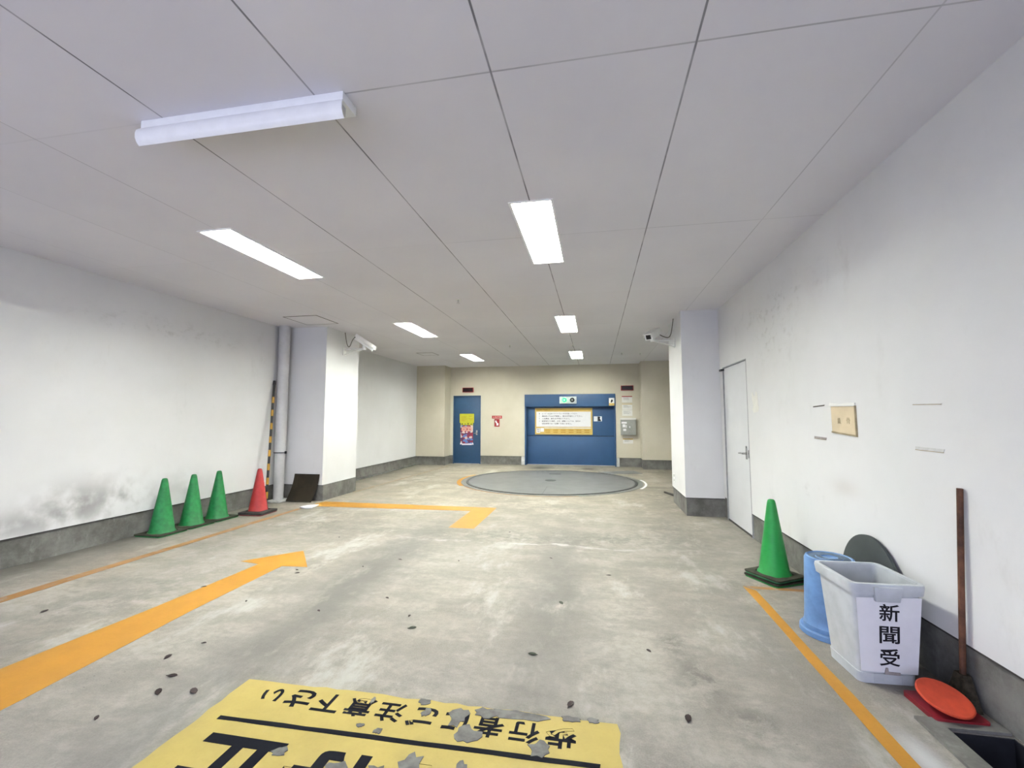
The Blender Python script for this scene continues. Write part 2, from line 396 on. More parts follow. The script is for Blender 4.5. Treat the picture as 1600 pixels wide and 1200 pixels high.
LX = (-3.01, -0.425); LY = (2.97, 6.52, 10.07); LW, LL = 0.145, 1.24
lights = [(x, y) for x in LX for y in LY]
hatches = [(-4.31, 6.08, 0.28, 0.29), (-3.88, 9.85, 0.2, 0.22)]
mb = MB(); holed(-5.6, 2.6, YB, 13.2, [(x - LW, x + LW, y, y + LL) for x, y in lights], lambda a, b, c, d: mb.box(a, b, c, d, CEIL, CEIL + 0.12))
struct('ceiling', mb, 'ceiling')
mb = MB(); mb.box(-5.6, 2.6, YB, 13.2, CEIL + 0.12, CEIL + 0.2); struct('ceiling_slab', mb, 'plinth')

P0 = 0.262     # plinth height
# left wall, pillar, niche and far pier; plaster stands 12 mm proud of the plinth
mb = MB(); mb.box(XL - 0.4, XL, YB, 7.0, P0, CEIL).box(XL - 0.4, XL + 0.05, 7.5, 13.2, P0 - .02, CEIL); struct('wall_left', mb, 'wall')
mb = MB(); mb.box(XL - 0.2, -4.355, 6.56, 7.58, P0 - .01, CEIL); struct('wall_left_pillar', mb, 'wall')
mb = MB(); mb.box(XL - 0.4, XL - 0.012, YB, 7.0, 0, P0).box(XL - 0.2, -4.345, 6.572, 7.57, 0, P0 - .01).box(XL - 0.4, XL + 0.038, 7.5, 13.2, 0, P0 - .02)
mb.prism([(XL + .03, 7.57), (XL + 0.13, 7.57), (XL + 0.10, 12.1), (XL + .03, 12.1)], 0, 0.03)
struct('baseboard_left', mb, 'plinth')
mb = MB(); mb.box(XL, -4.24, 12.12, 13.0, P0 - .02, CEIL); struct('wall_back_pier_left', mb, 'cream')
mb = MB(); mb.box(1.215, 2.3, 12.15, 13.0, P0 - .02, CEIL); struct('wall_back_pier_right', mb, 'cream')
mb = MB(); holed(-4.3, 1.3, P0 - .02, CEIL, [(-4.15, -3.31, 0, 2.0), (-1.99, 0.55, 0, 2.01)], lambda a, b, c, d: mb.box(a, b, YF, YF + 0.3, c, d)); struct('wall_back', mb, 'cream')
mb = MB(); mb.box(XL, -4.228, 12.132, 13.0, 0, P0 - .02).box(1.227, 2.3, 12.162, 13.0, 0, P0 - .02)
for a, b in ((-4.3, -4.15), (-3.31, -2.1), (0.64, 1.3)): mb.box(a, b, YF + .012, YF + 0.3, 0, P0 - .02)
struct('baseboard_back', mb, 'plinth')
# right wall and pillar
mb = MB(); holed(YB, 6.6, P0 + .01, CEIL, [(5.42, 6.36, 0, 2.01)], lambda a, b, c, d: mb.box(XR, XR + 0.3, a, b, c, d)); mb.box(2.2, 2.5, 6.6, 13.2, 0, CEIL); struct('wall_right', mb, 'wall')
mb = MB(); mb.box(1.205, 2.3, 6.5, 7.56, P0 - .015, CEIL); struct('wall_right_pillar', mb, 'wall')
mb = MB(); mb.box(XR + .012, XR + 0.3, YB, 5.42, 0, P0 + .01).box(1.217, 2.3, 6.512, 7.55, 0, P0 - .015); struct('baseboard_right', mb, 'plinth')
mb = MB(); mb.box(XR + .012, XR + .3, 6.36, 6.55, 0, P0 + .01); struct('baseboard_right_corner', mb, 'plinth')
# dark shrinkage line in the floor right of the turntable
struct('trim_4', MB().box(0.93, 1.62, 8.955, 8.975, 0, 0.0012), 'seam')

struct('unseen_lintel', MB().box(-5.6, 2.6, YB - .2, YB, 2.3, CEIL + .2), 'wall')  # unseen lintel over the mouth, added to keep daylight off the upper walls
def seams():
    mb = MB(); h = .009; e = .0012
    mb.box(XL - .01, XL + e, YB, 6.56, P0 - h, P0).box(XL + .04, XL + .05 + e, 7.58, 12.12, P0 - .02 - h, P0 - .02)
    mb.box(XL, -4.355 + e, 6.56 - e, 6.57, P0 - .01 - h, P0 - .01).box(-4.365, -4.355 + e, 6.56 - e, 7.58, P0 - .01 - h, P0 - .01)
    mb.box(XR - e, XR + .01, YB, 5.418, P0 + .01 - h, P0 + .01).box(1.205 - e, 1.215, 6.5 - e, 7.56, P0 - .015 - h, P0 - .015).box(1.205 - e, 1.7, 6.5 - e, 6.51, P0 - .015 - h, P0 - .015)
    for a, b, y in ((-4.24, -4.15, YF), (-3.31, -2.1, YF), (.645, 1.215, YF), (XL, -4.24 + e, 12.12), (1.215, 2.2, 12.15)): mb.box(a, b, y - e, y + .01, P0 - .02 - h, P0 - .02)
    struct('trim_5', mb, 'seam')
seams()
# white door in the right wall
d1 = sgroup('door_1', (XR, 5.9, 0))
MB().box(XR + .012, XR + .05, 5.435, 6.345, 0.02, 1.995).build('door_leaf', 'whitedoor', d1, bevel=.002, world=True)
mb = MB(); mb.box(XR - .002, XR + .06, 5.418, 5.432, 0, 2.012).box(XR - .002, XR + .06, 6.348, 6.362, 0, 2.012).box(XR - .002, XR + .06, 5.418, 6.362, 1.999, 2.012)
mb.build('door_frame', 'greyprint', d1, world=True)
MB().box(XR + .005, XR + .06, 5.432, 6.348, 0, 0.018).build('threshold', 'seam', d1, world=True)
hd = MB().tube([(XR + .012, 5.55, .925), (XR - .035, 5.55, .925)], .012).tube([(XR - .035, 5.54, .925), (XR - .04, 5.60, .927), (XR - .036, 5.68, .92)], .009).box(XR + .004, XR + .012, 5.53, 5.57, .86, .99).build('handle', 'chrome', d1, world=True)
MB().box(XR - .004, XR + .012, 5.438, 5.455, .88, .97).build('strike_plate', 'chrome', d1, world=True)
MB().box(XR - .03, XR + .02, 6.33, 6.42, 1.965, 1.99).build('hinge', 'steeldk', d1, world=True)
MB().lathe([(0, .01), (.012, .01), (.014, 0)], (0, 0, 0), 12).xf(ON_RIGHT(XR + .012, 5.55, 1.0)).build('lock_cylinder', 'chrome', d1, world=True)

# blue door at the back
d2 = sgroup('door_2', (-3.73, YF, 0))
MB().box(-4.12, -3.34, YF + .01, YF + .05, .012, 1.97).build('door_leaf', 'blue', d2, bevel=.003, world=True)
MB().box(-4.15, -4.12, YF - .012, YF + .06, 0, 2.0).box(-3.34, -3.31, YF - .012, YF + .06, 0, 2.0).box(-4.12, -3.34, YF - .012, YF + .06, 1.97, 2.0).build('door_frame', 'blue', d2, world=True)
MB().tube([(-3.43, YF + .01, .90), (-3.43, YF - .04, .90)], .014).tube([(-3.43, YF - .04, .90), (-3.50, YF - .045, .885)], .011).box(-3.455, -3.405, YF + .002, YF + .01, .84, .98).build('handle', 'chrome', d2, world=True)

# parking machine gate
d3 = sgroup('door_3', (-.72, YF, 0))
MB().box(-2.0, .56, YF - .03, YF + .2, 1.665, 2.015).build('lintel', 'blue2', d3, bevel=.003, world=True)
MB().box(-2.0, -1.955, YF - .02, YF + .2, 0, 1.665).box(.525, .56, YF - .02, YF + .2, 0, 1.665).build('jamb', 'blue2', d3, bevel=.003, world=True)
MB().box(-1.955, .525, YF + .13, YF + .17, .838, 1.665).build('upper_panel', 'blue2', d3, bevel=.002, world=True)
MB().box(-1.955, .525, YF + .155, YF + .18, .815, .838).build('panel_shadow_strip', 'darkblue', d3, world=True)  # dark blue strip painted in for the shadow line under the upper panel
MB().box(-1.955, .525, YF + .15, YF + .19, .012, .815).build('lower_panel', 'blue2', d3, bevel=.002, world=True)
for a, b in ((-2.1, -2.0), (.56, .645)):
    MB().box(a, b, YF - .01, YF + .1, 0, .235).build('foot_stone', 'footing', d3, bevel=.004, world=True)

# ---------------------------------------------------------------- ceiling lights
desc = {(-3.01, 2.97): 'nearest lit recessed light on the left side of the ceiling', (-3.01, 6.52): 'middle of the three lit recessed lights in the left row',
        (-3.01, 10.07): 'small looking lit recessed light nearest the blue door, left row', (-0.425, 2.97): 'large lit twin tube recessed light nearest the viewer, right row',
        (-0.425, 6.52): 'middle lit recessed light in the right row', (-0.425, 10.07): 'furthest lit recessed light, above the blue parking gate'}
def make_light():
    t = thing('recessed_light', 'x', 'ceiling light', group='lit recessed ceiling lights')
    f = MB(); e = 0.014
    f.box(-LW - e, LW + e, -e, 0.004, -.006, 0).box(-LW - e, LW + e, LL - .004, LL + e, -.006, 0).box(-LW - e, -LW + .004, 0.004, LL - .004, -.006, 0).box(LW - .004, LW + e, 0.004, LL - .004, -.006, 0)
    f.build('frame', 'white', t)
    r = MB()
    for y0, y1 in ((.003, LL - .003),):
        P = [(-LW + .003, .002), (-LW + .008, .05), (-LW + .03, .082), (-.075, .098), (-.02, .08), (0, .03), (.02, .08), (.075, .098), (LW - .03, .082), (LW - .008, .05), (LW - .003, .002)]
        a = [r.b.verts.new((x, y0, z)) for x, z in P]; b = [r.b.verts.new((x, y1, z)) for x, z in P]
        for k in range(len(P) - 1): r.b.faces.new((a[k], b[k], b[k + 1], a[k + 1]))
    r.box(-LW + .003, LW - .003, .003, .008, .0, .1).box(-LW + .003, LW - .003, LL - .008, LL - .003, .0, .1)
    r.build('reflector', 'reflector', t, smooth=0)
    for x in (-.072, .072):
        MB().tube([(x, .04, .060), (x, LL - .04, .060)], .0145, 10).build('tube', 'tube', t)
    return t
proto = make_light()
for i, (x, y) in enumerate(lights):
    o = proto if i == 0 else copy_tree(proto)
    o.location = (x, y, CEIL); o['label'] = desc[(x, y)]

# unlit batten light near the viewer
t = thing('batten_light', 'unlit white surface mounted batten light with a curved reflector', 'ceiling light', (-1.69, 1.83, CEIL))
x0, x1 = -2.275, -1.125
MB().box(x0 + .01, x1 - .006, 1.765, 1.885, CEIL - .045, CEIL).build('housing', 'white', t, bevel=.004, world=True)
prof = [(1.764, -.042), (1.752, -.055), (1.747, -.075), (1.748, -.098), (1.757, -.118), (1.772, -.132), (1.776, -.129), (1.762, -.116), (1.753, -.097), (1.752, -.076), (1.756, -.058), (1.768, -.046)]
MB().loft([[(x, y, CEIL + z) for y, z in prof] for x in (x0, x1)]).build('reflector', 'white', t, world=True)
MB().tube([(x0 + .04, 1.803, CEIL - .073), (x1 - .04, 1.803, CEIL - .073)], .013, 12).build('tube', 'paper', t, world=True)
for x in (x0 + .025, x1 - .04): MB().box(x, x + .016, 1.785, 1.822, CEIL - .088, CEIL - .044).build('tube_holder', 'grey', t, bevel=.003, world=True)

# ceiling hatches, sprinkler heads
for (x, y, a, b), lab in zip(hatches, ('square ceiling access hatch beside the left pillar', 'smaller ceiling access hatch near the far left pier')):
    t = thing('access_hatch', lab, 'hatch', (x, y, CEIL), group='ceiling access hatches')
    MB().box(-a + .012, a - .012, -b + .012, b - .012, -.003, 0).build('panel', 'ceiling', t)
    f = MB(); f.box(-a, a, -b, -b + .012, -.004, 0).box(-a, a, b - .012, b, -.004, 0).box(-a, -a + .012, -b + .012, b - .012, -.004, 0).box(a - .012, a, -b + .012, b - .012, -.004, 0)
    f.build('frame', 'cable', t)
sl = ['small ceiling sprinkler head ahead of the left camera, nearest of the far ones', 'small ceiling sprinkler head between the two rows of far lights', 'small ceiling sprinkler head between the last two right row lights',
      'small ceiling sprinkler head right of the furthest right row light', 'small ceiling sprinkler head just left of the right pillar']
for (x, y), lab in zip(((-1.71, 5.36), (-1.73, 8.98), (-.44, 9.2), (.63, 10.5), (1.05, 10.6)), sl):
    t = thing('sprinkler_head', lab, 'sprinkler', (x, y, CEIL), group='ceiling sprinkler heads')
    MB().lathe([(0, -.004), (.036, -.004), (.04, 0)], n=20).build('flange', 'housing', t)
    MB().lathe([(.012, 0), (.012, -.02), (.006, -.028), (.006, -.04), (.022, -.042), (.022, -.046), (0, -.047)], n=16).build('nozzle', 'grey', t)

# ---------------------------------------------------------------- cctv cameras
def cctv(wx, sgn, y, front, back, label, mount_z=2.53):
    t = thing('security_camera', label, 'camera', (wx, y, mount_z), group='security cameras on the pillars')
    F, B = Vector(front), Vector(back); d = (F - B).normalized(); L = (F - B).length
    side = d.cross(Vector((0, 0, 1))).normalized(); up = side.cross(d).normalized()
    m = Matrix(((side.x, d.x, up.x, B.x), (side.y, d.y, up.y, B.y), (side.z, d.z, up.z, B.z), (0, 0, 0, 1))) @ Matrix.Diagonal((1.25, 1, 1.25, 1))
    mid = B + d * L * .55 - up * .05
    MB().box(-.045, .045, 0, L - .02, -.04, .035).xf(m).build('housing', 'housing', t, bevel=.008, world=True)
    h = MB(); h.box(-.054, .054, -.02, L + .03, .036, .043).box(-.054, -.048, -.02, L + .03, -.005, .037).box(.048, .054, -.02, L + .03, -.005, .037)
    h.xf(m).build('sunshield', 'housing', t, bevel=.002, world=True)
    g = MB(); g.box(-.045, .045, L - .02, L, -.042, -.03).box(-.045, .045, L - .02, L, .024, .036).box(-.045, -.032, L - .02, L, -.03, .024).box(.032, .045, L - .02, L, -.03, .024)
    g.xf(m).build('front_bezel', 'white', t, bevel=.002, world=True)
    MB().box(-.032, .032, L - .019, L - .006, -.03, .024).xf(m).build('lens_window', 'black', t, world=True)
    MB().box(-.02, .02, -.02, .002, -.015, .02).xf(m).build('cable_gland', 'black', t, world=True)
    # arm from wall plate
    MB().box(min(wx, wx + sgn * .014), max(wx, wx + sgn * .014), y - .05, y + .05, mount_z - .09, mount_z + .05).build('wall_plate', 'housing', t, bevel=.003, world=True)
    e = Vector((mid.x, mid.y, mount_z))
    MB().tube([(wx + sgn * .01, y, mount_z + .01), (e.x, e.y, mount_z + .01)], .013).tube([(wx + sgn * .01, y, mount_z - .075), (e.x - sgn * .03, e.y, mount_z - .005)], .009).build('arm', 'housing', t, world=True)
    MB().tube([(e.x, e.y, mount_z - .01), (mid.x, mid.y, mid.z + .02)], [.034, .03]).build('swivel_joint', 'housing', t, world=True)
    a = B - d * .02; c = Vector((wx + sgn * .05, y, mount_z + .02)); pts = []
    K = [a, a + Vector((-sgn * .05, 0, -.06)), c + Vector((sgn * .05, 0, .04)), c + Vector((0, 0, .10)), Vector((wx + sgn * .012, y, CEIL - .002))]
    for i in range(25):
        u = i / 24 * (len(K) - 1); j = min(int(u), len(K) - 2); f = u - j
        p = [K[max(j - 1, 0)], K[j], K[j + 1], K[min(j + 2, len(K) - 1)]]
        pts.append(0.5 * ((2 * p[1]) + (p[2] - p[0]) * f + (2 * p[0] - 5 * p[1] + 4 * p[2] - p[3]) * f * f + (3 * p[1] - p[0] - 3 * p[2] + p[3]) * f ** 3))
    MB().tube(pts, .0065, 8).build('cable', 'cable', t, world=True)
    return t
cctv(-4.355, 1, 7.08, (-3.80, 7.10, 2.545), (-4.07, 6.98, 2.735), 'ivory security camera on the left pillar, pointing right', 2.53)
cctv(1.205, -1, 7.0, (0.80, 6.82, 2.545), (0.95, 7.05, 2.665), 'security camera on the right pillar, lens facing the viewer', 2.50)

t = thing('wall_socket', 'tiny dark slotted socket low on the right pillar side', 'socket', (1.205, 7.32, .40))
MB().box(1.195, 1.205, 7.29, 7.36, .34, .47).build('cover_plate', 'housing', t, bevel=.002, world=True)
for z in (.355, .425): MB().box(1.192, 1.196, 7.315, 7.335, z, z + .035).build('slot', 'black', t, world=True)
tag(MB().prism([(1.19, 8.4), (1.33, 8.12), (1.33, 7.95)], 0, .03).build('rubber_wedge', 'rubber'), 'small black rubber wedge on the floor at the right pillar corner', 'wedge')

# ---------------------------------------------------------------- drain pipe, striped pole, mat
t = thing('drain_pipe', 'tall pale grey vertical drain pipe in the left wall corner', 'pipe', (-5.035, 6.42, 0))
MB().tube([(0, 0, .03), (0, 0, .78)], .078, 24).tube([(0, 0, .78), (0, 0, CEIL)], .086, 24).build('pipe', 'grey', t)
MB().tube([(0, 0, .772), (0, 0, .785)], .095, 24).build('clamp_band', 'steeldk', t)
MB().box(.09, .115, -.01, .01, .76, .80).build('clamp_bolt', 'steeldk', t)
MB().box(-.10, .13, -.16, .13, 0, .032).build('footing', 'footing', t, bevel=.006)

t = thing('striped_pole', 'black and yellow striped pole leaning in the left corner', 'pole', (-4.93, 6.02, 0))
A, Bp = Vector((-4.93, 6.02, .015)), Vector((-5.12, 6.33, 1.90)); D = Bp - A; n = 21
def seg(a, b): return [A + D * a, A + D * b]
MB().tube(seg(0, 1), .0185, 14).build('pole', 'black', t, world=True)
for k in range(8):
    a = .05 + k * .111
    MB().tube(seg(a, a + .052), .0200, 14, caps=True).build('yellow_band', 'yellow', t, world=True)
MB().tube([Bp - D.normalized() * .03, Bp + D.normalized() * .04], [.022, .02], 14).build('end_cap', 'black', t, world=True)

def curved_mat():
    mb = MB(); loops = []
    for i in range(13):
        f = i / 12
        # leans on the pillar, its foot curls forward over the floor
        z = .012 + .415 * f; y = 6.548 - .13 * (1 - f) ** 2.2
        w0, w1 = -4.895 + .05 * f, -4.425 + .03 * f
        x = [w0 + (w1 - w0) * j / 8 for j in range(9)]
        loops.append([(xx, y - .035 * max(0, (xx + 4.55)) / .13 * (1 - f) ** 1.5, z) for xx in x] + [(xx, y - .006 - .035 * max(0, (xx + 4.55)) / .13 * (1 - f) ** 1.5, z) for xx in reversed(x)])
    return mb.loft(loops)
tag(curved_mat().build('rubber_mat', 'brown'), 'dark brown rubber mat propped against the left pillar', 'mat')
# flattened scrap
mb = MB(); mb.prism([(-4.34, 6.0), (-4.31, 6.12), (-4.17, 6.22), (-4.15, 6.12), (-4.13, 5.98), (-4.22, 5.95)], 0.004, .022)
tag(mb.build('paper_scrap', 'paper', bevel=.004), 'flattened white paper scrap on the orange line by the left pillar', 'litter')

# ---------------------------------------------------------------- traffic cones
def rsq(s, r=.03, n=4):
    P = []
    for cx, cy, a0 in ((s - r, s - r, 0), (-s + r, s - r, PI / 2), (-s + r, -s + r, PI), (s - r, -s + r, 1.5 * PI)):
        for k in range(n + 1): P.append((cx + r * math.cos(a0 + PI / 2 * k / n), cy + r * math.sin(a0 + PI / 2 * k / n)))
    return P
def cone(name, label, col, basecol, x, y, rz, h=.64, z=0.0, half=.178, weight=.013, rb=.128, group='traffic cones'):
    t = thing(name, label, 'traffic cone', (x, y, z), rz, group)
    hh = h
    MB().prism(rsq(half), 0, .012).build('base_plate', basecol, t)
    n = 36
    pr = [(rb + .012, .0125), (rb + .006, .03), (rb - .006, .048), (rb * .62 + .008, h * .42), (.036, h - .05), (.031, h - .022), (.026, h - .006), (.018, h), (.012, h), (.012, h - .03), (.025, h - .05), (rb * .5, h * .42), (rb - .016, .045), (rb - .01, .0125)]
    MB().lathe(pr, n=n).build('cone_body', col, t, smooth=50)
    # rubber weight ring lying on the base
    mb = MB(); sq = rsq(half + .006, .03, 8)
    def pick(r): 
        return [(r * math.cos(math.atan2(q[1], q[0])), r * math.sin(math.atan2(q[1], q[0]))) for q in sq]
    outer = sq; inner = pick(rb + .018); mid = pick(rb + .03)
    L = [[(a, b, .0135) for a, b in inner], [(a, b, .0135) for a, b in outer], [(a, b, .0135 + weight * .7) for a, b in outer], [(a, b, .0135 + weight) for a, b in mid], [(a, b, .0135 + weight * .8) for a, b in inner]]
    mb.loft(L, cap0=False, cap1=False)
    R = mb.b; R.verts.ensure_lookup_table(); k = len(sq)
    for i in range(k): R.faces.new((R.verts[i], R.verts[(i + 1) % k], R.verts[4 * k + (i + 1) % k], R.verts[4 * k + i]))
    mb.build('weight_ring', 'dusty' if weight < .03 else 'rubber', t, smooth=30)
    return t
for y, lab in ((4.40, 'nearest of three green cones in a row by the left wall'), (4.785, 'middle one of three green cones in a row by the left wall'), (5.165, 'furthest of the three green cones, next to the red one')):
    cone('traffic_cone', lab, 'green', 'green', -4.955, y, 0, h=.63, group='green cones by the left wall')
cone('traffic_cone', 'red traffic cone on a thick black base by the left corner', 'red', 'reddk', -4.675, 5.565, .06, h=.62, weight=.036, half=.175)
cone('traffic_cone', 'green traffic cone underneath, only its base showing, by the white door wall', 'green2', 'green2', 1.44, 4.11, .50, h=.61, z=0, half=.16, rb=.118, group='stacked green cones on the right')
cone('traffic_cone', 'bright green traffic cone stacked on top by the right wall', 'green2', 'greendk', 1.442, 4.112, .56, h=.62, z=.032, half=.158, rb=.118, group='stacked green cones on the right')

# red cone base with an orange-red disc on it
t = thing('cone_base', 'dark red square cone base under the orange red disc', 'cone base', (1.548, 2.452, 0))
MB().prism(rsq(.105, .012), 0, .022).xf(Matrix.Rotation(.03, 4, 'Z')).build('plate', 'reddk', t)
t = thing('plastic_disc', 'round orange red plastic disc resting tilted on the red base', 'disc', (1.535, 2.43, .066), rot=(.30, .10, 0))
MB().lathe([(0, -.006), (.092, -.006), (.101, .0), (.101, .008), (.097, .010), (.088, .007), (0, .006)], n=40).build('disc', 'redorange', t)
MB().lathe([(.06, -.025), (.08, -.0065), (.05, -.0065)], n=24).build('collar', 'reddk', t)

# broom against the right wall
t = thing('broom', 'broom with weathered brown wooden handle leaning on the right wall', 'broom', (1.672, 2.54, 0))
MB().tube([(1.672, 2.52, .09), (1.684, 2.468, 1.0)], [.0125, .0125], 12).build('handle', 'wood', t, world=True)
mb = MB(); mb.loft([[(1.648, 2.45, 0), (1.698, 2.45, 0), (1.698, 2.60, 0), (1.648, 2.60, 0)], [(1.656, 2.495, .14), (1.690, 2.495, .14), (1.690, 2.545, .14), (1.656, 2.545, .14)]])
mb.build('bristles', 'straw', t, world=True)

# ---------------------------------------------------------------- bins
def rrect(x0, x1, y0, y1, r, z, n=5):
    P = []
    for cx, cy, a0 in ((x1 - r, y1 - r, 0), (x0 + r, y1 - r, PI / 2), (x0 + r, y0 + r, PI), (x1 - r, y0 + r, 1.5 * PI)):
        for k in range(n + 1): P.append((cx + r * math.cos(a0 + PI / 2 * k / n), cy + r * math.sin(a0 + PI / 2 * k / n), z))
    return P
t = thing('newspaper_bin', 'pale grey rectangular plastic bin with a white lettered sheet', 'bin', (1.421, 2.77, 0), .05)
Hb = .495; bx, by, tx, ty = .132, .135, .158, .172
def at(f, e=0.0, r=.03, z=None): return rrect(-bx - (tx - bx) * f - e, bx + (tx - bx) * f + e, -by - (ty - by) * f - e, by + (ty - by) * f + e, r, Hb * f if z is None else z)
mb = MB(); mb.loft([at(0), at(.10), at(.101, -.004), at(.95), at(1.0), at(1.0, -.008, .025), at(.9, -.008, .025), at(.03, -.006, .025, .02)])
mb.build('body', 'bin', t, smooth=40)
mb = MB(); mb.loft([at(.9, .0005, .032), at(.905, .014, .035), at(.985, .017, .036), at(1.0, .014, .034, Hb + .006), at(1.0, -.004, .028, Hb + .007), at(.985, -.006, .028)], cap0=False, cap1=False); mb.build('rim', 'bin', t, smooth=30)
fy = lambda f: -by - (ty - by) * f
mb = MB(); mb.loft([[(x, fy(.84) - .003, Hb * .84) for x in (-.065, .045)] + [(x, fy(.84) - .022, Hb * .84) for x in (.045, -.065)], [(x, fy(1) - .012, Hb * .99) for x in (-.075, .055)] + [(x, fy(1) - .026, Hb * .99) for x in (.055, -.075)]]); mb.build('handle_grip', 'bin', t, bevel=.003)
for sx in (-1, 1):
    MB().loft([[(sx * .06, fy(0) - .0006, .002), (sx * .066, fy(0) - .0006, .002), (sx * .066, fy(0) - .003, .002), (sx * .06, fy(0) - .003, .002)], [(sx * .06, fy(.1) - .0006, Hb * .1), (sx * .066, fy(.1) - .0006, Hb * .1), (sx * .066, fy(.1) - .003, Hb * .1), (sx * .06, fy(.1) - .003, Hb * .1)]]).build('rib', 'bin', t)
# sheet on the front
tilt = math.atan2(ty - by, Hb)
mf = Matrix.Translation((0, fy(0) - .002, 0)) @ Matrix.Rotation(tilt, 4, 'X') @ Matrix.Rotation(PI / 2, 4, 'X')
sh = MB().prism([(-.126, .062), (.131, .058), (.152, .44), (-.146, .43)], .001, .0022).xf(mf).build('sheet', 'paper', t, smooth=0)
for ch, z in (('新', .360), ('聞', .249), ('受', .137)):
    fit(text_mb(ch, .1, .0012, .012), .092, .086, .004, z).xf(Matrix.Translation((0, 0, .003))).xf(mf).build('character', 'ink2', sh, smooth=0)
MB().prism([(-.02, .052), (.05, .05), (.05, .064), (-.003, .066), (-.006, .085), (-.016, .085), (-.02, .066)], .003, .006).xf(mf).build('torn_tape', 'tape', t, smooth=0)

t = thing('upturned_bucket', 'upturned light blue plastic bucket behind the grey bin', 'bucket', (1.432, 3.17, 0))
MB().lathe([(.162, .03), (.174, .0), (.178, .004), (.176, .03), (.170, .036), (.154, .034), (.154, .06), (.150, .065), (.147, .1), (.135, .445), (.128, .462), (.118, .466), (.112, .458), (.075, .456), (.07, .462), (.045, .462), (.04, .455), (0, .455)], n=48).build('body', 'lightblue', t, smooth=35)
MB().lathe([(.111, .459), (.111, .4605), (.076, .4585), (.076, .457)], n=40).build('dusty_rim_recess', 'lightbluedirty', t)
MB().lathe([(.069, .4625), (.069, .4638), (.046, .4638), (.046, .4625)], n=40).build('dusty_ring', 'lightbluedirty', t)
t2 = thing('round_lid', 'dark grey round lid leaning on the right wall behind the bins', 'lid', (1.662, 3.19, .30), rot=(0, -PI / 2 + .05, 0))
MB().lathe([(0, .0), (.285, .0), (.298, -.006), (.298, .012), (.285, .017), (.06, .014), (0, .014)], n=56).build('lid', 'slate', t2)
MB().box(-.05, .05, -.012, .012, .014, .03).build('lid_grip', 'slate', t2, bevel=.004)

# ---------------------------------------------------------------- turntable
TX, TY = -0.955, 9.56
t = thing('car_turntable', 'large round grey steel car turntable sunk in the floor', 'turntable', (TX, TY, 0))
MB().lathe([(1.795, 0), (1.795, .004), (1.90, .004), (1.90, 0)], n=96).build('cement_ring', 'ringc', t, smooth=0)
MB().lathe([(1.74, 0), (1.74, .008), (1.765, .014), (1.797, .014), (1.797, 0)], n=96).build('rim', 'steeldk', t)
MB().lathe([(0, 0.01), (1.742, .01), (1.742, 0)], n=96).build('deck', 'steel', t)
MB().lathe([(0, .014), (.115, .014), (.12, .01)], n=32).build('centre_cap', 'steeldk', t)
MB().box(-.14, .14, 1.05, 1.12, .0101, .013).build('slot', 'steeldk', t)
MB().box(.02, .026, -1.74, -.9, .0101, .0115).build('deck_joint', 'steeldk', t)
def arc(r0, r1, a0, a1, n=18):
    a = [math.radians(a0 + (a1 - a0) * k / n) for k in range(n + 1)]
    return [(TX + r1 * math.cos(q), TY + r1 * math.sin(q)) for q in a] + [(TX + r0 * math.cos(q), TY + r0 * math.sin(q)) for q in reversed(a)]
tag(MB().prism(arc(1.902, 1.99, 160, 212), 0, .0015).build('painted_arc', 'orange', smooth=0), 'worn orange arc painted at the left edge of the turntable', 'floor marking')
tag(MB().prism(arc(1.902, 1.94, 215, 290, 30), 0, .0012).build('painted_arc', 'faded', smooth=0), 'thin faded reddish arc painted along the near edge of the turntable', 'floor marking')
tag(MB().prism(arc(1.93, 1.975, -24, 14), 0, .0015).build('painted_arc', 'paper', smooth=0), 'short white arc painted at the right edge of the turntable', 'floor marking')
tag(MB().prism([(.05, 11.35), (.95, 11.75), (1.1, 11.15), (.38, 10.93)], 0, .004).build('steel_plate', 'steel', smooth=0), 'flat grey steel cover plate on the floor behind the turntable', 'plate')

# ---------------------------------------------------------------- floor markings
def paint(name, poly, mat, label, z=.0016): return tag(MB().prism(poly, 0, z).build(name, mat, smooth=0), label, 'floor marking')
def wobble(pts, amp=.006, step=.25):
    out = []
    for (a, b), (c, d) in zip(pts, pts[1:] + pts[:1]):
        L = math.hypot(c - a, d - b); n = max(1, int(L / step))
        for k in range(n):
            f = k / n; out.append((a + (c - a) * f + rnd.uniform(-amp, amp), b + (d - b) * f + rnd.uniform(-amp, amp)))
    return out
paint('painted_line', wobble([(-4.375, .3), (-4.235, .3), (-4.27, 5.95), (-4.35, 5.95)]), 'faded', 'long faded orange line on the floor along the left wall')
paint('painted_line', wobble([(-4.34, 7.45), (-4.27, 7.45), (-4.05, 12.0), (-4.11, 12.0)], .004), 'dull', 'thin dirty ochre line on the floor along the far left niche')
paint('painted_corner_line', [(-4.33, 6.36), (-4.25, 6.53), (-1.46, 6.54), (-1.46, 5.28), (-1.78, 5.28), (-1.78, 6.27), (-4.2, 6.15)], 'orange', 'orange L shaped line on the floor in front of the turntable')
paint('painted_arrow', [(-3.13, .9), (-3.13, 1.9), (-3.075, 2.7), (-3.045, 3.66), (-3.27, 3.70), (-2.905, 4.10), (-2.555, 3.67), (-2.80, 3.65), (-2.77, 2.7), (-2.69, 1.75), (-2.66, .9)], 'orange', 'big orange arrow painted on the floor pointing inward')
paint('painted_line', wobble([(1.135, 3.9), (1.135, 2.0), (1.20, 2.0), (1.205, 3.82)], .004), 'orange', 'orange line on the floor running past the bins')
paint('painted_line', wobble([(1.21, 3.86), (1.58, 3.86), (1.58, 3.91), (1.14, 3.91)], .003), 'faded', 'short faded orange line on the floor in front of the right cones', z=.0012)

